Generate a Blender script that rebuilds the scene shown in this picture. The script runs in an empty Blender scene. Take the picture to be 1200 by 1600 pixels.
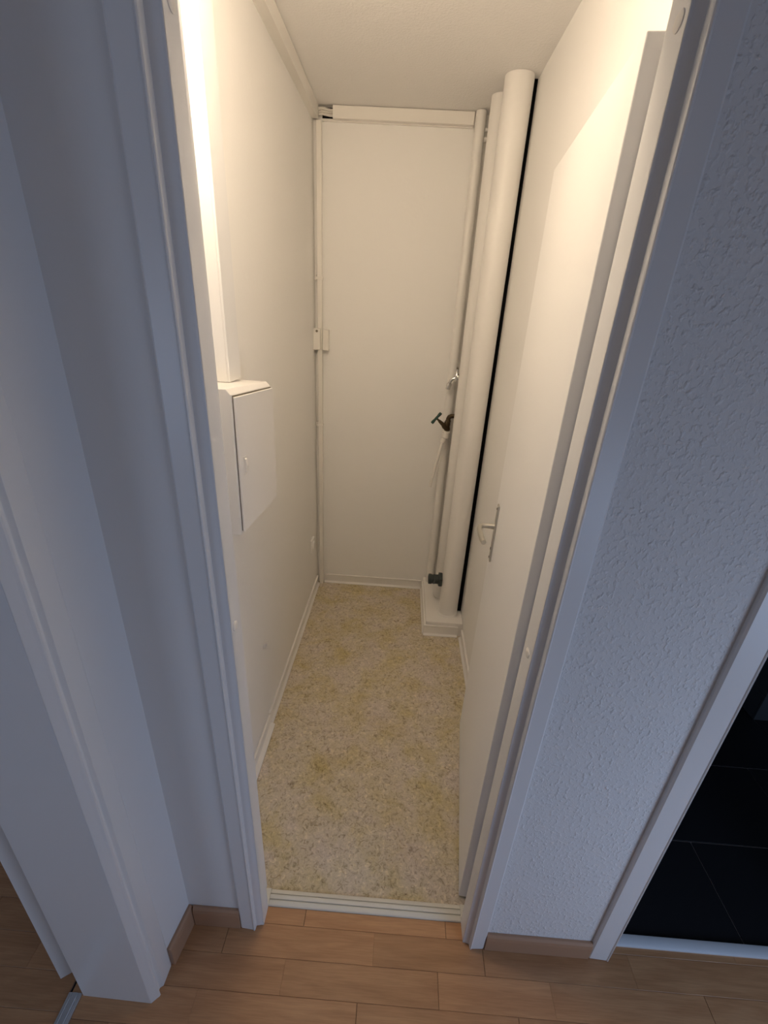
import bpy, bmesh, math, random
from mathutils import Vector, Matrix
random.seed(7)
SC = bpy.context.scene
COL = SC.collection
PI = math.pi

# ------------------------------------------------------------------ camera
CAM_R = ((0.99751463, 0.06714602, -0.02135372),
         (0.04740194, -0.41529366, 0.90845156),
         (0.05213084, -0.90720592, -0.41744435))   # rows: world x, y, z in image axes (right, down, forward)
cam_data = bpy.data.cameras.new('camera')
cam = bpy.data.objects.new('camera', cam_data)
COL.objects.link(cam)
cam.matrix_world = Matrix(((CAM_R[0][0], -CAM_R[0][1], -CAM_R[0][2], 0.0),
                           (CAM_R[1][0], -CAM_R[1][1], -CAM_R[1][2], -0.70),
                           (CAM_R[2][0], -CAM_R[2][1], -CAM_R[2][2], 1.70),
                           (0, 0, 0, 1)))
cam_data.sensor_fit = 'HORIZONTAL'
cam_data.sensor_width = 36.0
cam_data.lens = 708.8 / 1200 * 36
cam_data.clip_start = 0.01
SC.camera = cam

# ------------------------------------------------------------------ world, lights, exposure
world = bpy.data.worlds.new('world')
SC.world = world
world.use_nodes = True
world.node_tree.nodes['Background'].inputs[0].default_value = (0.55, 0.70, 1.0, 1)
world.node_tree.nodes['Background'].inputs[1].default_value = 0.4

def area_light(name, loc, target, sx, sy, power, color):
    d = bpy.data.lights.new(name, 'AREA')
    d.shape = 'RECTANGLE'
    d.size, d.size_y, d.energy, d.color = sx, sy, power, color
    o = bpy.data.objects.new(name, d)
    COL.objects.link(o)
    o.location = loc
    o.rotation_euler = (Vector(target) - Vector(loc)).to_track_quat('-Z', 'Y').to_euler()
    return o

DAY = (0.53, 0.69, 1.0)
area_light('window_daylight_right', (1.62, -1.15, 0.72), (0.45, -0.20, -0.05), 1.0, 0.8, 11.0, DAY)
area_light('window_daylight_side', (-1.95, -2.35, 1.20), (-0.15, 0.0, 0.55), 0.8, 1.0, 7.5, DAY)

lamp = bpy.data.lights.new('closet_lamp', 'POINT')       # warm lamp above the door, inside the closet
lamp.energy, lamp.color, lamp.shadow_soft_size = 10.9, (1.0, 0.805, 0.585), 0.06
lamp_o = bpy.data.objects.new('closet_lamp', lamp)
COL.objects.link(lamp_o)
lamp_o.location = (-0.26, 0.16, 2.28)

SC.view_settings.view_transform = 'Standard'
SC.view_settings.look = 'None'
SC.view_settings.gamma = 1.0
SC.view_settings.use_curve_mapping = False
SC.view_settings.exposure = 0.0
SC.cycles.max_bounces = 14
SC.cycles.diffuse_bounces = 8

# ------------------------------------------------------------------ materials
def mat(name, color, rough=0.5, metal=0.0, bump=None, bump_strength=0.2, spec=0.5, coat=0.0):
    """bump: list of (kind, scale, weight, stretch) summed into a bump height."""
    m = bpy.data.materials.new(name)
    m.use_nodes = True
    nt = m.node_tree
    b = nt.nodes['Principled BSDF']
    b.inputs['Base Color'].default_value = (*color, 1)
    b.inputs['Roughness'].default_value = rough
    b.inputs['Metallic'].default_value = metal
    b.inputs['Specular IOR Level'].default_value = spec
    b.inputs['Coat Weight'].default_value = coat
    if bump:
        tc = nt.nodes.new('ShaderNodeTexCoord')
        total = None
        for kind, scale, weight, stretch in bump:
            mp = nt.nodes.new('ShaderNodeMapping')
            mp.inputs['Scale'].default_value = stretch
            nt.links.new(tc.outputs['Object'], mp.inputs[0])
            if kind == 'noise':
                t = nt.nodes.new('ShaderNodeTexNoise')
                t.inputs['Scale'].default_value = scale
                t.inputs['Detail'].default_value = 3
                out = t.outputs['Fac']
            else:                       # raised chips: thresholded noise
                t = nt.nodes.new('ShaderNodeTexNoise')
                t.inputs['Scale'].default_value = scale
                t.inputs['Detail'].default_value = 2.0
                t.inputs['Distortion'].default_value = 0.15
                r = nt.nodes.new('ShaderNodeValToRGB')
                r.color_ramp.elements[0].position = 0.50
                r.color_ramp.elements[1].position = 0.78
                nt.links.new(t.outputs['Fac'], r.inputs[0])
                k = nt.nodes.new('ShaderNodeTexNoise'); k.inputs['Scale'].default_value = scale * 0.16
                nt.links.new(mp.outputs[0], k.inputs['Vector'])
                kr = nt.nodes.new('ShaderNodeMapRange')
                kr.inputs['From Min'].default_value = 0.35; kr.inputs['From Max'].default_value = 0.65
                kr.inputs['To Min'].default_value = 0.35; kr.inputs['To Max'].default_value = 1.0
                nt.links.new(k.outputs['Fac'], kr.inputs[0])
                mm = nt.nodes.new('ShaderNodeMath'); mm.operation = 'MULTIPLY'
                nt.links.new(r.outputs['Color'], mm.inputs[0]); nt.links.new(kr.outputs[0], mm.inputs[1])
                out = mm.outputs[0]
            nt.links.new(mp.outputs[0], t.inputs['Vector'])
            mu = nt.nodes.new('ShaderNodeMath'); mu.operation = 'MULTIPLY'
            mu.inputs[1].default_value = weight
            nt.links.new(out, mu.inputs[0])
            if total is None:
                total = mu.outputs[0]
            else:
                ad = nt.nodes.new('ShaderNodeMath'); ad.operation = 'ADD'
                nt.links.new(total, ad.inputs[0]); nt.links.new(mu.outputs[0], ad.inputs[1])
                total = ad.outputs[0]
        bp = nt.nodes.new('ShaderNodeBump')
        bp.inputs['Strength'].default_value = bump_strength
        bp.inputs['Distance'].default_value = 0.004
        nt.links.new(total, bp.inputs['Height'])
        nt.links.new(bp.outputs[0], b.inputs['Normal'])
    return m

ONE = (1, 1, 1)
M = {}
M['woodchip'] = mat('white_woodchip_wallpaper', (0.78, 0.78, 0.78), 0.75, bump=[('chips', 108, 1.6, (1, 1, 0.85)), ('noise', 260, 0.2, ONE)], bump_strength=0.45, spec=0.3)
M['smooth'] = mat('smooth_hall_paint', (0.76, 0.76, 0.76), 0.7, bump=[('noise', 40, 0.6, ONE), ('noise', 220, 0.2, ONE)], bump_strength=0.1, spec=0.3)
M['plaster'] = mat('white_closet_paint', (0.85, 0.84, 0.82), 0.7, bump=[('noise', 28, 0.7, ONE), ('chips', 45, 0.35, ONE), ('noise', 260, 0.15, ONE)], bump_strength=0.22, spec=0.3)
M['ceiling'] = mat('rough_ceiling_paint', (0.86, 0.845, 0.83), 0.85, bump=[('noise', 130, 1.0, ONE), ('noise', 320, 0.4, ONE)], bump_strength=0.4, spec=0.2)
M['lacquer'] = mat('white_door_lacquer', (0.89, 0.88, 0.865), 0.32, bump=[('noise', 60, 0.3, ONE)], bump_strength=0.03)
M['gloss'] = mat('white_frame_gloss', (0.78, 0.78, 0.78), 0.35, bump=[('noise', 40, 0.4, (1, 1, 0.2))], bump_strength=0.05)
M['pipe_paint'] = mat('painted_pipe_white', (0.81, 0.79, 0.76), 0.42, bump=[('noise', 20, 0.6, (1, 1, 0.3)), ('noise', 180, 0.15, ONE)], bump_strength=0.10)
M['plastic'] = mat('cream_white_plastic', (0.80, 0.775, 0.73), 0.35)
M['cabinet'] = mat('white_enamelled_sheet', (0.80, 0.785, 0.765), 0.38)
M['base'] = mat('white_baseboard_plastic', (0.82, 0.80, 0.77), 0.4)
M['gap'] = mat('black_gap_shade', (0.006, 0.006, 0.007), 0.9, spec=0.1)  # flat black painted in for the shade inside gaps and openings
M['chrome'] = mat('chrome', (0.72, 0.71, 0.69), 0.14, 1.0)
M['nickel'] = mat('brushed_nickel', (0.62, 0.60, 0.55), 0.3, 1.0, bump=[('noise', 60, 0.5, (1, 1, 8))], bump_strength=0.05)
M['brass'] = mat('tarnished_brass', (0.085, 0.058, 0.032), 0.42, 0.85, bump=[('noise', 120, 1.0, ONE)], bump_strength=0.15)
M['green'] = mat('dark_green_paint', (0.008, 0.045, 0.03), 0.35)
M['drain'] = mat('dark_grey_drain_plastic', (0.035, 0.045, 0.043), 0.5)
M['alu'] = mat('aluminium', (0.62, 0.66, 0.70), 0.35, 1.0)
M['matte_alu'] = mat('matte_anodised_aluminium', (0.66, 0.72, 0.78), 0.6, 0.35)
M['thresh'] = mat('cream_threshold_pvc', (0.72, 0.70, 0.62), 0.45)
M['beech_base'] = mat('beech_skirting', (0.42, 0.25, 0.155), 0.5, bump=[('noise', 50, 0.4, (0.1, 1, 1))], bump_strength=0.03)
M['dark'] = mat('dark_underlay', (0.03, 0.02, 0.014), 0.9)
M['grout'] = mat('grey_grout', (0.45, 0.42, 0.42), 0.9)
M['tile'] = mat('black_slate_tile', (0.007, 0.008, 0.011), 0.55, bump=[('noise', 30, 0.6, ONE), ('noise', 140, 0.3, ONE)], bump_strength=0.08, spec=0.3)
M['bath_tile'] = mat('anthracite_wall_tile', (0.05, 0.058, 0.066), 0.45)
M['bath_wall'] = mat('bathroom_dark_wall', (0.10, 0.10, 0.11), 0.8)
M['screw'] = mat('screw_steel', (0.25, 0.22, 0.18), 0.4, 1.0)
M['cable'] = mat('grey_white_cable', (0.68, 0.65, 0.60), 0.5)

def linoleum():
    m = bpy.data.materials.new('mottled_linoleum'); m.use_nodes = True
    nt = m.node_tree; N = nt.nodes; L = nt.links
    b = N['Principled BSDF']; b.inputs['Roughness'].default_value = 0.5
    b.inputs['Specular IOR Level'].default_value = 0.35
    tc = N.new('ShaderNodeTexCoord')
    def noise(scale, detail, rough=0.55, dist=0.0, off=0.0):
        mp = N.new('ShaderNodeMapping'); mp.inputs['Location'].default_value = (off, off * 0.7, 0)
        L.new(tc.outputs['Object'], mp.inputs[0])
        t = N.new('ShaderNodeTexNoise')
        t.inputs['Scale'].default_value = scale; t.inputs['Detail'].default_value = detail
        t.inputs['Roughness'].default_value = rough; t.inputs['Distortion'].default_value = dist
        L.new(mp.outputs[0], t.inputs['Vector'])
        return t.outputs['Fac']
    def ramp(src, stops):
        r = N.new('ShaderNodeValToRGB')
        e = r.color_ramp.elements
        while len(e) < len(stops): e.new(0.5)
        for el, (p, c) in zip(e, stops): el.position = p; el.color = (*c, 1)
        L.new(src, r.inputs[0]); return r.outputs['Color']
    def mix(fac, a, c, mode='MIX'):
        x = N.new('ShaderNodeMix'); x.data_type = 'RGBA'; x.blend_type = mode
        for sock, v in ((x.inputs[0], fac), (x.inputs[6], a), (x.inputs[7], c)):
            if hasattr(v, 'is_linked'): L.new(v, sock)
            elif isinstance(v, tuple): sock.default_value = (*v, 1)
            else: sock.default_value = v
        return x.outputs[2]
    base = ramp(noise(7, 4, 0.6, 0.4), [(0.36, (0.62, 0.545, 0.47)), (0.50, (0.61, 0.54, 0.42)), (0.66, (0.56, 0.48, 0.29))])
    yel = ramp(noise(6.5, 3, 0.6, 0.6, 3.1), [(0.50, (0, 0, 0)), (0.72, (0.5, 0.5, 0.5))])
    c = mix(yel, base, (0.50, 0.40, 0.15))
    fleck = ramp(noise(60, 4, 0.72, 1.2, 1.7), [(0.33, (0.56, 0.52, 0.47)), (0.46, (0.93, 0.93, 0.93)), (0.56, (1, 1, 1)), (0.68, (1.28, 1.28, 1.26))])
    c = mix(1.0, c, fleck, 'MULTIPLY')
    dark = ramp(noise(38, 4, 0.7, 1.8, 8.0), [(0.32, (0.60, 0.54, 0.48)), (0.45, (1, 1, 1))])
    c = mix(1.0, c, dark, 'MULTIPLY')
    L.new(c, b.inputs['Base Color'])
    bp = N.new('ShaderNodeBump'); bp.inputs['Strength'].default_value = 0.06; bp.inputs['Distance'].default_value = 0.002
    L.new(noise(160, 2), bp.inputs['Height']); L.new(bp.outputs[0], b.inputs['Normal'])
    return m
M['lino'] = linoleum()

def laminate():
    m = bpy.data.materials.new('beech_laminate'); m.use_nodes = True
    nt = m.node_tree; N = nt.nodes; L = nt.links
    b = N['Principled BSDF']; b.inputs['Roughness'].default_value = 0.38
    b.inputs['Specular IOR Level'].default_value = 0.4
    tc = N.new('ShaderNodeTexCoord'); oi = N.new('ShaderNodeObjectInfo')
    sc = N.new('ShaderNodeVectorMath'); sc.operation = 'SCALE'; sc.inputs['Scale'].default_value = 37.0
    cb = N.new('ShaderNodeCombineXYZ')
    for i in range(3): L.new(oi.outputs['Random'], cb.inputs[i])
    L.new(cb.outputs[0], sc.inputs[0])
    ad = N.new('ShaderNodeVectorMath'); L.new(tc.outputs['Object'], ad.inputs[0]); L.new(sc.outputs[0], ad.inputs[1])
    def noise(scale, stretch, detail, dist=0.0):
        mp = N.new('ShaderNodeMapping'); mp.inputs['Scale'].default_value = stretch
        L.new(ad.outputs[0], mp.inputs[0])
        t = N.new('ShaderNodeTexNoise'); t.inputs['Scale'].default_value = scale; t.inputs['Detail'].default_value = detail
        t.inputs['Distortion'].default_value = dist
        L.new(mp.outputs[0], t.inputs['Vector']); return t.outputs['Fac']
    r = N.new('ShaderNodeValToRGB')
    r.color_ramp.elements[0].position = 0.30; r.color_ramp.elements[0].color = (0.42, 0.218, 0.104, 1)
    r.color_ramp.elements[1].position = 0.72; r.color_ramp.elements[1].color = (0.53, 0.298, 0.150, 1)
    L.new(noise(9, (0.5, 4.0, 1), 4, 0.9), r.inputs[0])
    f = N.new('ShaderNodeValToRGB')
    f.color_ramp.elements[0].position = 0.38; f.color_ramp.elements[0].color = (0.93, 0.92, 0.91, 1)
    f.color_ramp.elements[1].position = 0.6; f.color_ramp.elements[1].color = (1.04, 1.04, 1.04, 1)
    L.new(noise(60, (0.25, 5.0, 1), 3, 0.3), f.inputs[0])
    mx = N.new('ShaderNodeMix'); mx.data_type = 'RGBA'; mx.blend_type = 'MULTIPLY'; mx.inputs[0].default_value = 1
    L.new(r.outputs[0], mx.inputs[6]); L.new(f.outputs[0], mx.inputs[7])
    hs = N.new('ShaderNodeHueSaturation')
    mr = N.new('ShaderNodeMapRange'); mr.inputs['To Min'].default_value = 0.90; mr.inputs['To Max'].default_value = 1.10
    L.new(oi.outputs['Random'], mr.inputs[0]); L.new(mr.outputs[0], hs.inputs['Value'])
    L.new(mx.outputs[2], hs.inputs['Color']); L.new(hs.outputs[0], b.inputs['Base Color'])
    return m
M['laminate'] = laminate()

# ------------------------------------------------------------------ mesh helpers
class MB:
    def __init__(self):
        self.bm = bmesh.new()
    def hexa(self, p):            # 8 points: bottom 4 (ccw), top 4
        v = [self.bm.verts.new(q) for q in p]
        for f in ((3, 2, 1, 0), (4, 5, 6, 7), (0, 1, 5, 4), (1, 2, 6, 5), (2, 3, 7, 6), (3, 0, 4, 7)):
            self.bm.faces.new([v[i] for i in f])
        return self
    def box(self, x0, x1, y0, y1, z0, z1):
        return self.hexa([(x0, y0, z0), (x1, y0, z0), (x1, y1, z0), (x0, y1, z0), (x0, y0, z1), (x1, y0, z1), (x1, y1, z1), (x0, y1, z1)])
    def loft(self, rings, cap=True, closed=True):
        rs = [[self.bm.verts.new(q) for q in r] for r in rings]
        n = len(rs[0])
        for a, b in zip(rs, rs[1:]):
            for i in range(n if closed else n - 1):
                j = (i + 1) % n
                self.bm.faces.new((a[i], a[j], b[j], b[i]))
        if cap:
            self.bm.faces.new(list(reversed(rs[0]))); self.bm.faces.new(rs[-1])
        return self
    def prism(self, poly, f0, f1):     # poly of 2-D points; f0, f1 map a point to 3-D
        return self.loft([[f0(*p) for p in poly], [f1(*p) for p in poly]])
    def tube(self, pts, r, n=16, cap=True):
        pts = [Vector(p) for p in pts]
        rr = r if isinstance(r, (list, tuple)) else [r] * len(pts)
        rings = []; up = None
        for i, p in enumerate(pts):
            d = (pts[min(i + 1, len(pts) - 1)] - pts[max(i - 1, 0)]).normalized()
            if up is None:
                up = d.orthogonal().normalized()
            up = (up - d * up.dot(d)).normalized()
            s = d.cross(up)
            rings.append([p + (up * math.cos(2 * PI * k / n) + s * math.sin(2 * PI * k / n)) * rr[i] for k in range(n)])
        return self.loft(rings, cap)
    def lathe(self, origin, axis, prof, n=20):   # prof: list of (distance along axis, radius)
        o = Vector(origin); d = Vector(axis).normalized(); u = d.orthogonal().normalized(); s = d.cross(u)
        return self.loft([[o + d * t + (u * math.cos(2 * PI * k / n) + s * math.sin(2 * PI * k / n)) * max(r, 1e-5) for k in range(n)] for t, r in prof])
    def build(self, name, material, parent=None, bevel=0.0, seg=2, smooth=False):
        bm = self.bm
        bmesh.ops.recalc_face_normals(bm, faces=bm.faces)
        if bevel:
            es = [e for e in bm.edges if len(e.link_faces) == 2 and e.calc_face_angle(0) > 0.5]
            bmesh.ops.bevel(bm, geom=es, offset=bevel, segments=seg, profile=0.5, affect='EDGES', clamp_overlap=True)
        me = bpy.data.meshes.new(name)
        bm.to_mesh(me); bm.free()
        if smooth:
            for p in me.polygons: p.use_smooth = True
            me.set_sharp_from_angle(angle=math.radians(38))
        me.materials.append(M[material])
        o = bpy.data.objects.new(name, me)
        COL.objects.link(o)
        if parent:
            attach(o, parent)
        return o

def attach(o, parent):
    w = Vector((0, 0, 0)); p = parent
    while p: 
        w += p.location; p = p.parent
    # meshes are written in world coordinates; a parent may be an Empty away from the origin
    o.parent = parent
    base = Vector((0, 0, 0)); q = parent
    acc = Matrix.Identity(4)
    chain = []
    while q: chain.append(q); q = q.parent
    for q in reversed(chain): acc = acc @ q.matrix_parent_inverse @ Matrix.Translation(q.location)
    o.matrix_parent_inverse = acc.inverted()

def tag(o, label=None, cat=None, group=None, kind=None):
    if label: o['label'] = label
    if cat: o['category'] = cat
    if group: o['group'] = group
    if kind: o['kind'] = kind
    return o
def thing(name, loc, label, cat, group=None, kind=None):
    o = bpy.data.objects.new(name, None); COL.objects.link(o)
    o.location = loc; o.empty_display_size = 0.05
    return tag(o, label, cat, group, kind)
def struct(o, label, cat):
    return tag(o, label, cat, kind='structure')

# closet walls are a little out of true, as in the photograph
CEIL_B, CEIL_F = 2.468, 2.505
def XL(y): return -0.489 + 0.009 * y          # left closet wall
def XR(z): return 0.431 - 0.0037 * z          # right closet wall leans in slightly
def ZC(y): return CEIL_F + (CEIL_B - CEIL_F) * (y / 1.835)
YB = 1.835

# ------------------------------------------------------------------ closet shell
b = MB().hexa([(-0.62, 0.10, -0.02), (XL(.10), 0.10, -0.02), (XL(YB), YB, -0.02), (-0.62, YB, -0.02), (-0.62, 0.10, 2.6), (XL(.10), 0.10, 2.6), (XL(YB), YB, 2.6), (-0.62, YB, 2.6)])
struct(b.build('wall_left', 'plaster'), 'cream white plastered left wall of the narrow closet with the fuse box', 'wall')
b = MB().hexa([(XR(0), 0.10, -0.02), (0.60, 0.10, -0.02), (0.60, YB, -0.02), (XR(0), YB, -0.02), (XR(2.6), 0.10, 2.6), (0.60, 0.10, 2.6), (0.60, YB, 2.6), (XR(2.6), YB, 2.6)])
struct(b.build('wall_right', 'plaster'), 'cream white right wall of the closet behind the open door and pipes', 'wall')
struct(MB().box(-0.62, 0.60, YB, YB + 0.12, -0.02, 2.6).build('wall_back', 'plaster'), 'cream white rear wall at the far end of the closet', 'wall')
b = MB().hexa([(-0.52, 0.10, ZC(.10)), (0.44, 0.10, ZC(.10)), (0.44, YB, ZC(YB)), (-0.52, YB, ZC(YB)), (-0.52, 0.10, 2.62), (0.44, 0.10, 2.62), (0.44, YB, 2.62), (-0.52, YB, 2.62)])
struct(b.build('ceiling_closet', 'ceiling'), 'rough white painted ceiling above the closet', 'ceiling')
struct(MB().box(-0.52, 0.45, 0.088, YB, -0.02, 0.0).build('floor_closet', 'lino'), 'mottled beige and yellow linoleum floor inside the closet', 'floor')

# ------------------------------------------------------------------ hall shell
HY, HX = -2.70, 1.65
b = MB()
b.box(-0.345, 0.33, 0.0, 0.10, 2.12, 2.6)             # above it
b.box(0.33, 0.687, 0.0, 0.10, -0.02, 2.6)              # between the two doors
b.box(0.687, 1.44, 0.0, 0.10, 2.12, 2.6)
b.box(1.44, HX + 0.1, 0.0, 0.10, -0.02, 2.6)
struct(b.build('wall_front', 'woodchip'), 'blue-white woodchip papered hall wall around the closet and bathroom doorways', 'wall')
struct(MB().box(-0.82, -0.345, 0.0, 0.10, -0.02, 2.6).build('wall_front_left', 'smooth'), 'narrow smooth grey hall wall strip left of the closet door frame', 'wall')
WLX = lambda y: -0.519 + 0.15 * max(y, -0.12)          # hall left wall, slightly skewed at the corner
b = MB()
b.prism([(-0.519, 0.0), (-0.79, 0.0), (-0.79, -0.1032), (WLX(-0.1032), -0.1032)], lambda x, y: (x, y, -0.02), lambda x, y: (x, y, 2.6))
b.box(-0.79, -0.537, -1.10, -0.1032, 2.12, 2.6)
b.box(-0.79, -0.537, HY, -1.10, -0.02, 2.6)
struct(b.build('wall_hall_left', 'smooth'), 'short blue-grey hall wall left of the closet with a doorway nearer the camera', 'wall')
b = MB()
b.box(HX, HX + 0.1, HY, 0.0, -0.02, 0.30); b.box(HX, HX + 0.1, HY, 0.0, 1.14, 2.6)
b.box(HX, HX + 0.1, HY, -1.70, 0.30, 1.14); b.box(HX, HX + 0.1, -0.60, 0.0, 0.30, 1.14)
struct(b.build('wall_hall_right', 'woodchip'), 'white hall wall with a window at the right end', 'wall')
struct(MB().box(-0.79, HX + 0.1, HY - 0.1, HY, -0.02, 2.6).build('wall_hall_rear', 'woodchip'), 'white hall wall opposite the closet', 'wall')
struct(MB().box(-0.79, HX + 0.1, HY, 0.0, 2.5, 2.6).build('ceiling_hall', 'ceiling'), 'white hall ceiling', 'ceiling')

# left room seen through the doorway
b = MB()
b.box(-3.7, -0.79, 0.62, 0.72, -0.02, 2.6); b.box(-3.7, -0.82, -2.7, -2.6, -0.02, 2.6); b.box(-3.7, -3.6, -2.6, 0.62, -0.02, 2.6)
b.box(-0.84, -0.79, 0.0, 0.62, -0.02, 2.6)
struct(b.build('wall_side_room', 'plaster'), 'pale walls of the dim room through the left doorway', 'wall')
struct(MB().box(-3.7, -0.79, -2.6, 0.62, 2.5, 2.6).build('ceiling_side_room', 'ceiling'), 'white ceiling of the room through the left doorway', 'ceiling')

# ------------------------------------------------------------------ laminate floors, plank by plank
PITCH, GAP = 0.0757, 0.0005
plank_meshes = {}
def plank(parent, x0, x1, y0, y1):
    L_, W_ = round(x1 - x0 - GAP, 3), round(y1 - y0 - GAP, 4)
    if (L_, W_) not in plank_meshes:
        m = bpy.data.meshes.new('plank')
        c = 0.0007
        lo = [(0, 0, -0.006), (L_, 0, -0.006), (L_, W_, -0.006), (0, W_, -0.006)]
        mi = [(x, y, -c) for x, y, _ in lo]
        hi = [(c, c, 0), (L_ - c, c, 0), (L_ - c, W_ - c, 0), (c, W_ - c, 0)]
        fs = [(8, 9, 10, 11)]
        for a in (0, 4):
            for i in range(4):
                j = (i + 1) % 4
                fs.append((a + i, a + j, a + 4 + j, a + 4 + i))
        m.from_pydata(lo + mi + hi, [], fs); m.materials.append(M['laminate'])
        plank_meshes[(L_, W_)] = m
    o = bpy.data.objects.new('plank', plank_meshes[(L_, W_)]); COL.objects.link(o)
    o.parent = parent; o.location = (x0, y0, 0)
    return o
def plank_row(parent, xs, y0, y1, lo, hi):
    xs = sorted(x for x in xs if lo < x < hi); xs = [lo] + xs + [hi]
    for a, c in zip(xs, xs[1:]):
        if c - a > 0.01: plank(parent, a, c, y0, y1)
floor = struct(MB().box(-0.765, HX, HY, 0.05, -0.03, -0.006).build('floor_hall', 'dark'), 'beech laminate strip floor of the hall', 'floor')
known = {0: (-0.185, 0.24, 0.66, 1.09, 1.5, -0.61), 1: (-0.404, 0.026, 0.345, 0.77, 1.2, 1.62), 2: (-0.65, -0.22, 0.21, 0.522, 0.95, 1.38, 1.7),
         3: (-0.44, -0.009, 0.42, 0.85, 1.28, 1.7)}
def joints(k):
    if k in known: return known[k]
    s = (k * 0.173) % 0.43
    return [-0.9 + s + 0.43 * i for i in range(8)]
for k in range(0, 16):
    y1 = 0.0807 - PITCH * k; y0 = y1 - PITCH
    plank_row(floor, joints(k), y0, min(y1, 0.047), -0.765, HX)
b = MB(); b.box(-0.765, HX, HY, 0.0807 - PITCH * 16, -0.0059, -0.0005)
tag(b.build('plank_field', 'laminate', floor), kind='stuff')
floor2 = struct(MB().box(-3.6, -0.772, -2.6, 0.62, -0.03, -0.006).build('floor_side_room', 'dark'), 'dim laminate floor of the room through the left doorway', 'floor')
for k in range(0, 16):
    y1 = 0.62 - PITCH * k; y0 = y1 - PITCH
    s = (k * 0.19) % 0.43
    plank_row(floor2, [-2.2 + s + 0.43 * i for i in range(4)], y0, y1, -2.3, -0.772)
tag(MB().box(-3.6, -0.772, -2.6, 0.62 - PITCH * 16, -0.0059, -0.0005).build('plank_field', 'laminate', floor2), kind='stuff')
tag(MB().box(-3.6, -2.3, 0.62 - PITCH * 16, 0.62, -0.0059, -0.0005).build('plank_field', 'laminate', floor2), kind='stuff')

# ------------------------------------------------------------------ bathroom
bath = struct(MB().box(0.60, 2.6, 0.03, 2.1, -0.03, -0.008).build('floor_bathroom', 'grout'), 'black tiled bathroom floor with thin pale joints', 'floor')
TL, TW, TG = 0.63, 0.322, 0.0035
def tile(x0, y0, x1, y1):
    o = MB().box(x0 + TG / 2, x1 - TG / 2, y0 + TG / 2, y1 - TG / 2, -0.0085, -0.004).build('tile', 'tile', bath, bevel=0.0008, seg=1)
for r in range(-1, 6):
    y0 = 0.345 + TW * (r - 1); y1 = y0 + TW
    off = 1.566 if r % 2 else 1.148
    x = off - TL * 2
    while x < 2.6:
        a, c = max(x, 0.602), min(x + TL, 2.598)
        yy0, yy1 = max(y0, 0.032), min(y1, 2.098)
        if c - a > 0.02 and yy1 - yy0 > 0.02: tile(a, yy0, c, yy1)
        x += TL
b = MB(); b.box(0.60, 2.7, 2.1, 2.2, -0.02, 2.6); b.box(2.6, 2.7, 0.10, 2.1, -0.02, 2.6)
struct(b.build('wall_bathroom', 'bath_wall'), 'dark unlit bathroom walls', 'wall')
struct(MB().box(0.60, 2.7, 0.10, 2.2, 2.5, 2.6).build('ceiling_bathroom', 'ceiling'), 'unlit bathroom ceiling', 'ceiling')
panel = thing('bath_surround', (1.77, 0.93, 0), 'anthracite tiled bath surround in the dark bathroom', 'bath', kind='structure')
MB().box(1.778, 2.59, 0.938, 2.09, -0.004, 0.56).build('surround_core', 'grout', panel)
for i, (za, zb) in enumerate(((-0.004, 0.14), (0.14, 0.35), (0.35, 0.56))):
    for xa, xb in ((1.768, 2.18), (2.18, 2.59)):
        MB().box(xa + .001, xb - .001, 0.930, 0.940, za + .001, zb - .001).build('tile', 'bath_tile', panel, bevel=0.001, seg=1)
    for ya, yb in ((0.940, 1.36), (1.36, 1.78), (1.78, 2.09)):
        MB().box(1.768, 1.780, ya + .001, yb - .001, za + .001, zb - .001).build('tile', 'bath_tile', panel, bevel=0.001, seg=1)
MB().box(1.762, 2.59, 0.925, 2.09, 0.561, 0.585).build('ledge', 'bath_tile', panel, bevel=0.003)

# ------------------------------------------------------------------ door frames
HEAD = 2.090
def frame(name, label, lin_l, cas_l, lin_r, cas_r, x_l, x_r, head):
    """lin/cas: cross-sections (x, y) of lining and casing at each side; x_l, x_r the lining faces."""
    t = thing(name, ((x_l + x_r) / 2, 0, 0), label, 'door frame', kind='structure')
    for side, lin in ((x_l, lin_l), (x_r, lin_r)):
        MB().prism(lin, lambda x, y: (x, y, 0.0), lambda x, y: (x, y, head + 0.035)).build('lining', 'gloss', t, bevel=0.0006, seg=1)
    MB().box(x_l + .0005, x_r - .0005, 0.0, 0.10, head, head + 0.035).build('head_lining', 'gloss', t, bevel=0.0012)
    for x_f, cas in ((x_l, cas_l), (x_r, cas_r)):
        MB().prism(cas, lambda x, y: (x, y, 0.002), lambda x, y: (x, y, head + abs(x - x_f))).build('casing', 'gloss', t)
    prof = [(abs(x - x_r), y) for x, y in cas_r]
    MB().prism(prof, lambda d, y: (x_l - d, y, head + d), lambda d, y: (x_r + d, y, head + d)).build('head_casing', 'gloss', t)
    return t
def casing(x_f, s, w, st):   # s=-1: goes to the left of the lining face; st: width of the flat rebate before the raised moulding
    return [(x_f, 0.0015), (x_f, 0.0008), (x_f + s * st, -.0035), (x_f + s * (st + .0008), -.0130), (x_f + s * (st + .0018), -.0152), (x_f + s * (st + .0036), -.0165),
            (x_f + s * (st + .0056), -.0155), (x_f + s * (st + .007), -.0138), (x_f + s * (w - .004), -.0115), (x_f + s * w, -.0080), (x_f + s * w, 0.0015)]
lining_l = [(-.303, 0.0), (-.303, .045), (-.322, .045), (-.322, .10), (-.345, .10), (-.345, 0.0)]
lining_r = [(.288, 0.0), (.288, .053), (.308, .053), (.308, .10), (.33, .10), (.33, 0.0)]
fr = frame('trim_1', 'white lacquered closet door frame with moulded casing', lining_l, casing(-.303, -1, .066, .0205), lining_r, casing(.288, 1, .061, .0175), -.303, .288, HEAD)
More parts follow.
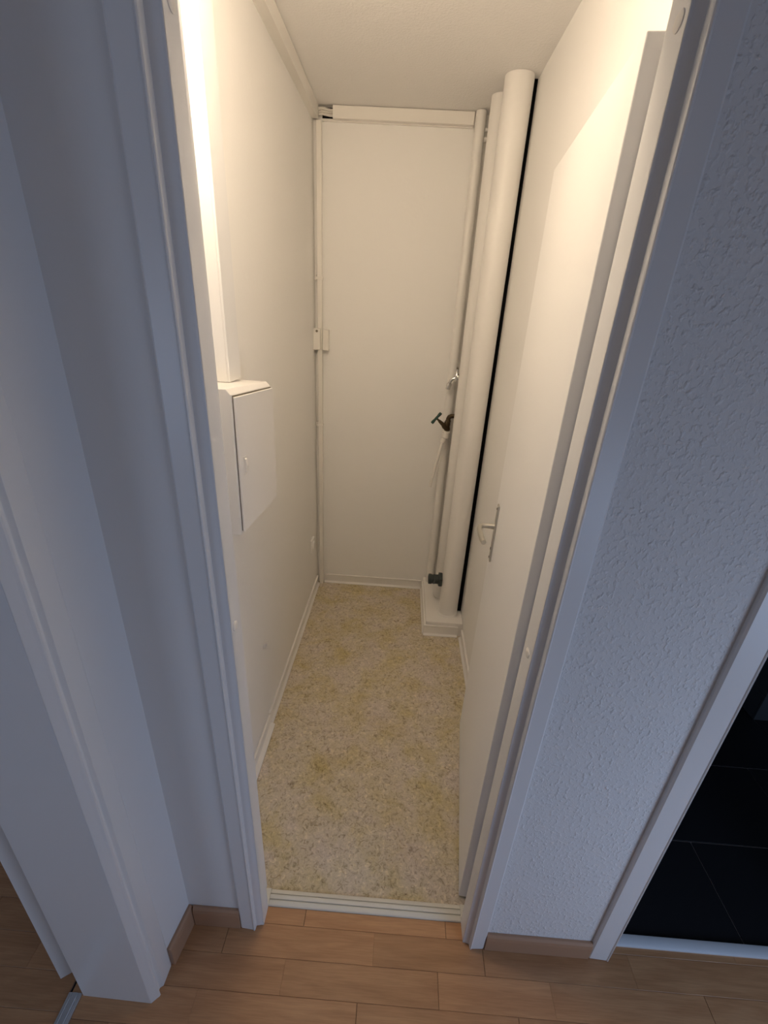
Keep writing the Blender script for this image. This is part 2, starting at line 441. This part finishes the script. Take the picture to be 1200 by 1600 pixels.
for x, s, y, z in ((.288, -1, .024, 1.078), (.288, -1, .020, 2.010), (-.303, 1, .019, 1.096), (-.303, 1, .024, 2.010)):
    MB().lathe((x, y, z), (s, 0, 0), [(0, .0105), (.0012, .0105), (.0022, .009), (.0026, .004), (.0026, 0)], 20).build('cover_cap', 'plastic', fr, smooth=True)
MB().box(-.3215, -.318, .0455, .0500, 0.01, HEAD).build('door_seal', 'cable', fr)
blin_l = [(.716, 0.0), (.716, .045), (.700, .045), (.700, .10), (.687, .10), (.687, 0.0)]
blin_r = [(1.41, 0.0), (1.41, .045), (1.427, .045), (1.427, .10), (1.44, .10), (1.44, 0.0)]
frame('trim_2', 'white bathroom door frame at the right of the hall wall', blin_l, casing(.716, -1, .064, .006), blin_r, casing(1.41, 1, .064, .006), .716, 1.41, HEAD)

# frame of the left doorway (runs along y)
t = thing('trim_3', (-0.64, -0.18, 0), 'grey-white door frame of the left doorway nearest the camera', 'door frame', kind='structure')
jamb = [(-.549, -.183), (-.732, -.180), (-.732, -.138), (-.790, -.138), (-.812, -.153), (-.814, -.085), (-.545, -.088)]
MB().prism(jamb, lambda x, y: (x, y, 0), lambda x, y: (x, y, HEAD)).build('lining', 'gloss', t, bevel=0.0012)
cas = [(-.5485, -.1835), (-.537, -.1725), (-.533, -.1690), (-.5315, -.1655), (-.5335, -.1635), (-.5400, -.1620), (-.5400, -.1530), (-.5325, -.1475), (-.5315, -.1080), (-.5335, -.1035), (-.545, -.1035), (-.5485, -.12)]
MB().prism(cas, lambda x, y: (x, y, 0.001), lambda x, y: (x, y, HEAD + .02)).build('casing', 'gloss', t, bevel=0.0006)
MB().box(-.812, -.549, -1.05, -.1835, HEAD, HEAD + .035).build('head_lining', 'gloss', t, bevel=0.001)
MB().box(-.549, -.531, -1.09, -.1035, HEAD + .0205, HEAD + .09).build('head_casing', 'gloss', t, bevel=0.002)
MB().box(-.812, -.549, -1.095, -1.05, 0, HEAD + .035).build('lining', 'gloss', t, bevel=0.0012)
MB().box(-.549, -.531, -1.13, -1.055, 0.001, HEAD + .09).build('casing', 'gloss', t, bevel=0.003)

# ------------------------------------------------------------------ thresholds
t = thing('trim_4', (0, 0.066, 0), 'cream ribbed threshold strip in the closet doorway', 'threshold', kind='structure')
prof = [(.0465, 0), (.0468, .004), (.049, .0062), (.0575, .0085), (.0600, .0090), (.0606, .0045), (.0626, .0045), (.0632, .0100), (.0735, .0112), (.0742, .0060), (.0765, .0060),
        (.0772, .0100), (.087, .0080), (.0905, .0035), (.0905, 0)]
MB().prism(prof, lambda y, z: (-.3025, y, z), lambda y, z: (.2875, y, z)).build('threshold_profile', 'thresh', t, bevel=0.0004, seg=1)
MB().box(-.3215, -.3032, .0455, .0905, 0, .008).build('threshold_end', 'thresh', t, bevel=0.001)
MB().box(.2882, .3075, .054, .0905, 0, .008).build('threshold_end', 'thresh', t, bevel=0.001)
t = thing('trim_5', (1.06, 0.04, 0), 'bluish silver threshold rail in the bathroom doorway', 'threshold', kind='structure')
prof = [(.022, 0), (.0225, .005), (.026, .0065), (.036, .0085), (.046, .0090), (.0505, .0080), (.0525, .004), (.053, 0)]
MB().prism(prof, lambda y, z: (.7165, y, z), lambda y, z: (1.4095, y, z)).build('rail', 'matte_alu', t, smooth=True)
t = thing('trim_6', (-.753, -.6, 0), 'silver threshold strip of the left doorway', 'threshold', kind='structure')
prof = [(-.772, 0), (-.771, .003), (-.763, .005), (-.7615, .0035), (-.760, .005), (-.748, .0052), (-.7465, .0037), (-.745, .0050), (-.737, .003), (-.736, 0)]
MB().prism(prof, lambda x, z: (x, -1.05, z), lambda x, z: (x, -.1765, z)).build('rail', 'alu', t, bevel=0.0003, seg=1)

# ------------------------------------------------------------------ baseboards
def skirting(name, parent, p0, p1, nrm, h=0.062, foot=0.016, material='base', cap=True, base_z=0.0):
    """soft closet skirting: thin upright with a lip at the top and a foot on the floor, from p0 to p1 along a wall; nrm points into the room."""
    p0 = Vector((*p0, 0)); p1 = Vector((*p1, 0)); n = Vector((*nrm, 0))
    prof = [(0, 0), (foot, 0), (foot, .005), (.0085, .012), (.0072, .016), (.0072, h - .008), (.0100, h - .006), (.0100, h - .001), (.008, h), (0, h)]
    f = lambda p: (lambda d, z: tuple(p + n * d + Vector((0, 0, z + base_z))))
    return MB().prism(prof, f(p0), f(p1)).build(name, material, parent, bevel=0.0007, seg=1)
t = thing('baseboard_left', (-.47, .95, 0), 'cream skirting along the closet left wall, front length thicker', 'baseboard', kind='structure')
skirting('skirting_length', t, (XL(.700), .700), (XL(1.805), 1.805), (1, 0), foot=.018)
skirting('skirting_length', t, (XL(.105) + .001, .105), (XL(.698) + .001, .698), (1, 0), foot=.026, h=.060)
t = thing('baseboard_back', (-.1, YB, 0), 'cream skirting along the foot of the closet rear wall', 'baseboard', kind='structure')
skirting('skirting_length', t, (-.428, YB), (.2065, YB), (0, -1))
PX0, PY0, PZ = .222, 1.375, .088
t = thing('baseboard_plinth', (PX0, PY0, 0), 'cream skirting wrapped around the pipe plinth', 'baseboard', kind='structure')
skirting('skirting_length', t, (PX0, PY0), (PX0, YB - .0165), (-1, 0), h=.068)
skirting('skirting_length', t, (PX0 - .0095, PY0), (.4045, PY0), (0, -1), h=.068)
t = thing('baseboard_right', (.42, .9, 0), 'cream skirting along the right wall behind the open door', 'baseboard', kind='structure')
skirting('skirting_length', t, (.430, .80), (.430, PY0 - .0165), (-1, 0), h=.062, foot=.018)
def wood_skirt(name, parent, p0, p1, nrm, h):
    p0 = Vector((*p0, 0)); p1 = Vector((*p1, 0)); n = Vector((*nrm, 0))
    prof = [(0, 0), (.0135, 0), (.0135, h - .018), (.0115, h - .006), (.007, h), (0, h)]
    f = lambda p: (lambda d, z: tuple(p + n * d + Vector((0, 0, z))))
    return MB().prism(prof, f(p0), f(p1)).build(name, 'beech_base', parent, bevel=0.0008, seg=1)
t = thing('baseboard_hall_right', (.5, -.014, 0), 'short beech skirting between the closet and bathroom door frames', 'baseboard', kind='structure')
wood_skirt('skirting_length', t, (.3495, 0), (.6515, 0), (0, -1), .070)
t = thing('baseboard_hall_front', (-.44, -.014, 0), 'short beech skirting left of the closet door frame', 'baseboard', kind='structure')
wood_skirt('skirting_length', t, (-.5045, 0), (-.3695, 0), (0, -1), .082)
t = thing('baseboard_hall_left', (-.52, -.06, 0), 'short beech skirting on the left hall wall beside the doorway', 'baseboard', kind='structure')
wood_skirt('skirting_length', t, (WLX(-.103), -.103), (-.519, 0.0), (.989, -.148), .082)

# ------------------------------------------------------------------ closet door leaf (open against the right wall)
hinge = Vector((.2865, .112, 0)); far = Vector((.3580, .768, 0))
e1 = (far - hinge).normalized(); nin = Vector((-e1.y, e1.x, 0))        # nin: into the closet (towards -x)
def D(s, d, z): return tuple(hinge + e1 * s + nin * d + Vector((0, 0, z)))
LW = (far - hinge).length
def dbox(mb, s0, s1, d0, d1, z0, z1):
    return mb.hexa([D(s0, d1, z0), D(s0, d0, z0), D(s1, d0, z0), D(s1, d1, z0), D(s0, d1, z1), D(s0, d0, z1), D(s1, d0, z1), D(s1, d1, z1)])
door = thing('door_1', tuple(hinge), 'plain white closet door standing open against the right wall', 'door', kind='structure')
leaf = dbox(MB(), 0, LW, -.038, 0, .010, 2.040).build('door_leaf', 'lacquer', door, bevel=.0018)
hp = dbox(MB(), .573, .600, .0002, .0065, .900, 1.112).build('handle_plate', 'nickel', door, bevel=.0025)
MB().lathe(D(.5865, .0065, 1.098), tuple(nin), [(0, .004), (.0012, .004), (.002, .002), (.002, 0)], 12).build('plate_screw', 'screw', hp)
MB().lathe(D(.5865, .0065, .914), tuple(nin), [(0, .004), (.0012, .004), (.002, .002), (.002, 0)], 12).build('plate_screw', 'screw', hp)
MB().lathe(D(.5865, .0065, .948), tuple(nin), [(0, .005), (.0008, .005), (.0008, .0)], 14).build('keyhole', 'gap', hp)
pts = [D(.5865, .006, 1.032), D(.5865, .030, 1.032), D(.585, .045, 1.032), D(.578, .054, 1.032), D(.560, .057, 1.031), D(.52, .055, 1.030), D(.485, .050, 1.028), D(.470, .046, 1.027)]
MB().tube(pts, [.010, .0085, .0085, .0085, .0085, .0088, .0092, .0085], 14).build('door_lever', 'nickel', door, bevel=0.0, smooth=True)

# ------------------------------------------------------------------ fuse box and the boxed duct above it
BX, BY0, BY1, BZ0, BZ1 = -.373, .290, .600, 1.142, 1.497
fb = thing('fuse_box', (-.48, .445, BZ0), 'white electrical fuse box with a plain hinged door on the left wall', 'fuse box')
def crooked(o):              # the box hangs slightly out of level
    for v in o.data.vertices:
        y, z = v.co.y, v.co.z
        v.co.z = z - .095 * (y - .445); v.co.y = y + .025 * (z - 1.32)
    return o
xl = XL(.445) + .0035
sec = [(xl, BZ0), (BX - .004, BZ0), (BX - .001, BZ0 + .003), (BX - .001, BZ1 - .012), (BX - .012, BZ1), (xl, BZ1)]
crooked(MB().prism(sec, lambda x, z: (x, BY0, z), lambda x, z: (x, BY1, z)).build('housing', 'cabinet', fb, bevel=.0015))
crooked(MB().box(BX - .0009, BX + .0010, BY0 + .0072, BY1 - .005, BZ0 + .010, BZ1 - .0142).build('door_gap_shade', 'screw', fb))  # dark backing plate, imitates the shadow line around the cabinet door
dp = crooked(MB().box(BX + .0012, BX + .0062, BY0 + .006, BY1 - .003, BZ0 + .008, BZ1 - .017).build('cabinet_door', 'cabinet', fb, bevel=.0015))
crooked(MB().box(BX + .0061, BX + .0078, BY0 + .030, BY0 + .050, 1.292, 1.338).build('latch_plate', 'plastic', dp, bevel=.0006))
crooked(MB().prism([(BX + .0079, 1.297), (BX + .012, 1.300), (BX + .014, 1.316), (BX + .011, 1.332), (BX + .0079, 1.334)], lambda x, z: (x, BY0 + .033, z), lambda x, z: (x, BY0 + .046, z)).build('latch', 'plastic', dp, bevel=.001))
dc = thing('cable_duct_column', (-.46, .52, BZ1), 'upright white boxed duct rising from the fuse box', 'cable duct')
MB().box(XL(.52) + .0045, -.4460, .476, .556, BZ1 - .002, 2.488).build('duct_body', 'gloss', dc, bevel=.0015)
MB().box(-.4458, -.4395, .474, .558, BZ1 - .0015, 2.488).build('duct_cover', 'gloss', dc, bevel=.0015)

# ------------------------------------------------------------------ cable ducts along the ceiling
cd = thing('cable_duct', (-.46, 1.0, 2.43), 'white cable duct along the left wall under the ceiling', 'cable duct', 'cable ducts under the closet ceiling')
def zc(y): return ZC(y) - .0015
def duct_y(name, x0, x1, dz0, dz1, ya, yb):
    return MB().hexa([(x0, ya, zc(ya) - dz0), (x1, ya, zc(ya) - dz0), (x1, yb, zc(yb) - dz0), (x0, yb, zc(yb) - dz0),
                      (x0, ya, zc(ya) - dz1), (x1, ya, zc(ya) - dz1), (x1, yb, zc(yb) - dz1), (x0, yb, zc(yb) - dz1)])
duct_y('d', XL(.56) + .002, -.4500, .050, .001, .560, 1.802).build('duct_base', 'plastic', cd, bevel=.001)
duct_y('d', -.4498, -.4440, .052, 0.0, .560, 1.803).build('duct_cover', 'plastic', cd, bevel=.0015)
ZT = ZC(1.80) - .002
cd2 = thing('cable_duct', (-.07, 1.82, ZT - .045), 'white cable duct across the closet rear wall under the ceiling', 'cable duct', 'cable ducts under the closet ceiling')
MB().box(-.4305, .236, 1.826, 1.8345, ZT - .050, ZT).build('duct_base', 'plastic', cd2, bevel=.0008)
MB().box(-.381, .234, 1.799, 1.8258, ZT - .046, ZT).build('duct_cover', 'plastic', cd2, bevel=.0015)
MB().box(-.4300, -.3815, 1.8235, 1.8259, ZT - .041, ZT - .003).build('duct_opening_shade', 'gap', cd2)  # black plate painted in for the shade behind the cables
for i, (za, zb, dy, lb) in enumerate(((.010, .016, 0, 'topmost'), (.020, .024, .004, 'middle'), (.030, .034, 0, 'lowest'))):
    pts = [(-.4435, 1.806 + dy, ZT - za - .004), (-.428, 1.8075 + dy, ZT - za), (-.41, 1.810 + dy, ZT - zb + .002), (-.392, 1.811 + dy, ZT - zb), (-.3822, 1.811 + dy, ZT - zb)]
    tag(MB().tube(pts, .0050, 10).build('cable', 'cable', smooth=True), f'{lb} of the pale cables bridging the open duct corner', 'cable', 'cables in the duct corner')

# corner conduit with clips, junction box
cc = thing('corner_conduit', (-.4445, 1.815, 0), 'slim white square conduit up the rear left corner', 'conduit')
MB().box(-.4570, -.4315, 1.803, 1.8260, .0005, 2.415).build('conduit_body', 'plastic', cc, bevel=.004)
for z in (1.790, 1.054):
    MB().box(-.4600, -.4290, 1.8010, 1.8345, z, z + .012).build('clip', 'plastic', cc, bevel=.0015)
    MB().box(-.4700, -.4601, 1.808, 1.826, z - .002, z + .022).build('clip_tab', 'plastic', cc, bevel=.0015)
jb = thing('junction_box', (-.44, 1.79, 1.46), 'small white junction box with a screw on the corner conduit', 'junction box')
MB().box(-.4760, -.4385, 1.780, 1.8025, 1.462, 1.566).build('box_cover', 'plastic', jb, bevel=.0025)
MB().box(-.4280, -.3985, 1.792, 1.8345, 1.458, 1.560).build('box_body', 'plastic', jb, bevel=.0025)
sw = MB().lathe((-.4555, 1.7798, 1.553), (0, -1, 0), [(0, .0062), (.001, .0062), (.0022, .004), (.0022, 0)], 14).build('screw', 'screw', jb)

# ------------------------------------------------------------------ pipe plinth and pipes
struct(MB().box(PX0, XR(.05) - .0008, PY0, YB - .0005, -.001, PZ).build('pipe_plinth', 'pipe_paint', bevel=.003), 'low white plinth under the pipes in the rear right corner', 'plinth')
SX, SY, SR = .3515, 1.478, .0535
sp = thing('soil_pipe', (SX, SY, PZ), 'thickest white vertical soil pipe in the right corner', 'pipe')
prof = [(0, SR), (ZC(SY) - PZ - .001, SR)]
MB().lathe((SX, SY, PZ + .0005), (0, 0, 1), prof, 48).build('pipe_body', 'pipe_paint', sp, smooth=True)
MB().lathe((SX, SY, PZ + .0005), (0, 0, 1), [(0, SR + .0045), (.004, SR + .004), (.009, SR + .0005), (.0091, SR + .0002)], 48).build('base_sealant', 'pipe_paint', sp, smooth=True)
vx, vy, vr = .3190, 1.645, .0410
vp = thing('vent_pipe', (vx, vy, PZ), 'white vertical pipe half hidden behind the thickest pipe', 'pipe')
MB().lathe((vx, vy, PZ + .0005), (0, 0, 1), [(0, vr), (ZC(vy) - PZ - .001, vr)], 40).build('pipe_body', 'pipe_paint', vp, smooth=True)
wx, wy, wr = .2600, 1.790, .0225
wp = thing('water_pipe', (wx, wy, PZ), 'thinnest white vertical pipe in front of the rear wall', 'pipe')
MB().lathe((wx, wy, PZ + .0005), (0, 0, 1), [(0, wr), (ZC(wy) - PZ - .004, wr), (ZC(wy) - PZ - .0015, wr - .004)], 28).build('pipe_body', 'pipe_paint', wp, smooth=True)
# stub pipes at the top right of the thin pipe
for z, lb in ((2.405, 'upper'), (2.372, 'lower')):
    o = MB().tube([(wx + wr + .0005, 1.795, z), (.33, 1.795, z), (XR(z) - .001, 1.795, z)], .0085, 12).build('branch_pipe', 'pipe_paint', smooth=True)
    tag(o, f'{lb} short copper-sized branch behind the pipes near the ceiling', 'pipe', 'branch pipes near the ceiling')
# black strip standing in for the shade between the thick pipe and the wall
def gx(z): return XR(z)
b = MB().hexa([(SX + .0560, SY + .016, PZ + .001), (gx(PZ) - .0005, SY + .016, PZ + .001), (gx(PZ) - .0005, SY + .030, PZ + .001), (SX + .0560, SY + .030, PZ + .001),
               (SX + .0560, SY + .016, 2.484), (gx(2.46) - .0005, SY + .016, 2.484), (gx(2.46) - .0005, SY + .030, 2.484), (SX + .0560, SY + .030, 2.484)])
tag(b.build('gap_shade', 'gap'), 'narrow black strip standing in for the shade between thickest pipe and right wall', 'strip')

# ------------------------------------------------------------------ grey drain connector at the foot of the thick pipe
dcn = thing('drain_connector', (.24, 1.49, .23), 'dark grey drain connector sticking out of the pipe near the plinth', 'drain connector')
zx = Vector((-1, 0, 0)); dz = .298; dy = SY + .012
MB().lathe((.2975, dy, dz), zx, [(0, .026), (.004, .029), (.022, .029), (.023, .0265), (.042, .0265), (.043, .0285), (.047, .0285), (.048, .0260), (.058, .0260), (.059, .0290), (.074, .0290), (.076, .0270), (.076, .0215), (.056, .0210), (.056, 0)], 32).build('connector_body', 'drain', dcn, smooth=True)
n = 6
hexp = [(.0440 * math.cos(PI / 6 + 2 * PI * k / n), .0440 * math.sin(PI / 6 + 2 * PI * k / n)) for k in range(n)]
MB().prism(hexp, lambda a, c: (.2970, dy + a, dz + c), lambda a, c: (.2790, dy + a, dz + c)).build('hex_flange', 'drain', dcn, bevel=.002)
MB().lathe((.3050, dy, dz), zx, [(0, .036), (.006, .036), (.0078, .030)], 24).build('sealing_collar', 'plastic', dcn, smooth=True)

# ------------------------------------------------------------------ chrome tap (upper)
ty = 1.715
ct = thing('chrome_tap', (.27, ty, 1.38), 'small chrome tap with a bent spout beside the vertical pipes', 'tap')
MB().tube([(XR(1.37) - .001, ty, 1.372), (.36, ty, 1.372), (.2895, ty, 1.372)], .008, 12).build('tap_inlet', 'chrome', ct, smooth=True)
MB().lathe((.2890, ty, 1.372), (-1, 0, 0), [(0, .024), (.003, .024), (.006, .016), (.007, .010)], 24).build('escutcheon', 'chrome', ct, smooth=True)
MB().lathe((.2745, ty, 1.360), (0, 0, 1), [(0, .009), (.002, .0125), (.022, .0125), (.028, .0095), (.044, .0075), (.050, .0055), (.056, .0055)], 18).build('tap_body', 'chrome', ct, smooth=True)
MB().tube([(.2745, ty - .016, 1.419), (.2745, ty, 1.4205), (.2745, ty + .016, 1.419)], [.0045, .006, .0045], 10).build('tap_handle', 'screw', ct, smooth=True)
MB().tube([(.266, ty, 1.370), (.256, ty, 1.366), (.247, ty, 1.357), (.2415, ty, 1.346), (.2405, ty, 1.337)], [.0092, .0086, .0082, .0080, .0080], 14).build('spout', 'chrome', ct, smooth=True)
MB().lathe((.2420, ty, 1.345), (-.18, 0, -1), [(0, .0085), (.002, .0130), (.015, .0138), (.0155, .0125), (.031, .0120), (.033, .0100), (.0332, .0)], 20).build('aerator', 'chrome', ct, smooth=True)

# ------------------------------------------------------------------ brass valve (lower) with green handwheel
bv = thing('brass_valve', (.24, ty, 1.14), 'tarnished brass shut-off valve with a dark green handle', 'valve')
MB().tube([(XR(1.17) - .001, ty, 1.176), (.36, ty, 1.176), (.2830, ty, 1.176), (.2700, ty, 1.175), (.2610, ty, 1.170), (.2570, ty, 1.161), (.2562, ty, 1.150)], [.0115, .0115, .0115, .0120, .0122, .0122, .0118], 16).build('inlet_elbow', 'brass', bv, smooth=True)
MB().lathe((.2562, ty, 1.153), (0, 0, -1), [(0, .0150), (.010, .0150), (.011, .0125), (.024, .0125)], 6).build('union_nut', 'brass', bv, bevel=.0008)
st = Vector((-.060, -.010, .052)).normalized()
MB().lathe((.2570, ty, 1.095), (-.10, 0, 1), [(0, .0120), (.004, .0152), (.018, .0152), (.022, .0130), (.030, .0160), (.042, .0170), (.052, .0125)], 20).build('valve_body', 'brass', bv, smooth=True)
MB().lathe(Vector((.2550, ty, 1.108)), st, [(0, .0160), (.018, .0155), (.028, .0135), (.030, .0110), (.046, .0095), (.062, .0075), (.064, .0055), (.082, .0050)], 20).build('valve_bonnet', 'brass', bv, smooth=True)
hc = Vector((.2550, ty, 1.108)) + st * .0835
ax = Vector((.055, .012, .068)).normalized()
hw = MB().tube([hc - ax * .036, hc - ax * .026, hc - ax * .009, hc, hc + ax * .009, hc + ax * .026, hc + ax * .036], [.0075, .0090, .0066, .0085, .0066, .0090, .0075], 12)
hw.build('valve_handle', 'green', bv, smooth=True)
MB().lathe(hc + st * .0058, st, [(0, .0035), (.002, .0035), (.0028, 0)], 10).build('handle_screw', 'chrome', bv)

# hose coupling under the valve and the thin drooping hose
hcn = thing('hose_coupling', (.25, ty, 1.05), 'white plastic hose coupling with a thin hose under the brass valve', 'hose coupling')
MB().lathe((.2560, ty, 1.0945), (-.18, 0, -1), [(0, .0140), (.002, .0175), (.007, .0175), (.0075, .0145), (.010, .0145), (.013, .0190), (.026, .0198), (.036, .0175), (.040, .012), (.044, .010)], 24).build('coupling_body', 'plastic', hcn, smooth=True)
MB().lathe((.2470, ty, 1.0560), (-.30, 0, -1), [(0, .010), (.003, .0135), (.014, .0140), (.024, .0135), (.028, .0110), (.029, .0080)], 20).build('coupling_nut', 'plastic', hcn, smooth=True)
MB().tube([(.2385, ty, 1.028), (.2350, ty, 1.010), (.2290, ty, .975), (.2220, ty, .930), (.2120, ty, .870), (.2030, ty, .820), (.1985, ty, .790), (.1960, ty, .768)], [.0085, .0082, .008, .008, .008, .008, .0085, .008], 12).build('hose', 'plastic', hcn, smooth=True)

# ------------------------------------------------------------------ small wall fittings
sy, sz = 1.655, .372
sk = thing('socket_cover', (XL(sy), sy, sz), 'small white blank socket cover low on the left wall', 'socket cover')
MB().box(XL(sy) - .001, XL(sy) + .009, sy - .036, sy + .036, sz - .040, sz + .040).build('cover_plate', 'plaster', sk, bevel=.003)
MB().lathe((XL(sy) + .0092, sy, sz), (1, 0, 0), [(0, .024), (.006, .023), (.0075, .019), (.0075, 0)], 24).build('cover_disc', 'plaster', sk, smooth=True)
py_, pz_ = .700, .432
wpl = thing('wall_plug', (XL(py_), py_, pz_), 'tiny white wall hook stub on the left wall near the floor', 'hook')
MB().lathe((XL(py_) - .0002, py_, pz_), (1, 0, 0), [(0, .0095), (.004, .0095), (.006, .007), (.012, .006), (.013, .003), (.013, 0)], 16).build('plug_body', 'plastic', wpl, smooth=True)
MB().lathe((XL(py_) + .010, py_, pz_ - .0035), (.25, 0, 1), [(0, .0045), (.012, .0042), (.018, .003), (.019, 0)], 12).build('hook_tip', 'plastic', wpl, smooth=True)

# window behind the camera that lets the daylight in
wf = thing('window_1', (HX, -1.15, .30), 'white framed hall window at the right end', 'window', kind='structure')
for y0, y1, z0, z1 in ((-1.70, -1.66, .30, 1.14), (-.64, -.60, .30, 1.14), (-1.66, -.64, .30, .34), (-1.66, -.64, 1.10, 1.14)):
    MB().box(HX + .02, HX + .08, y0, y1, z0, z1).build('window_frame', 'gloss', wf, bevel=.003)
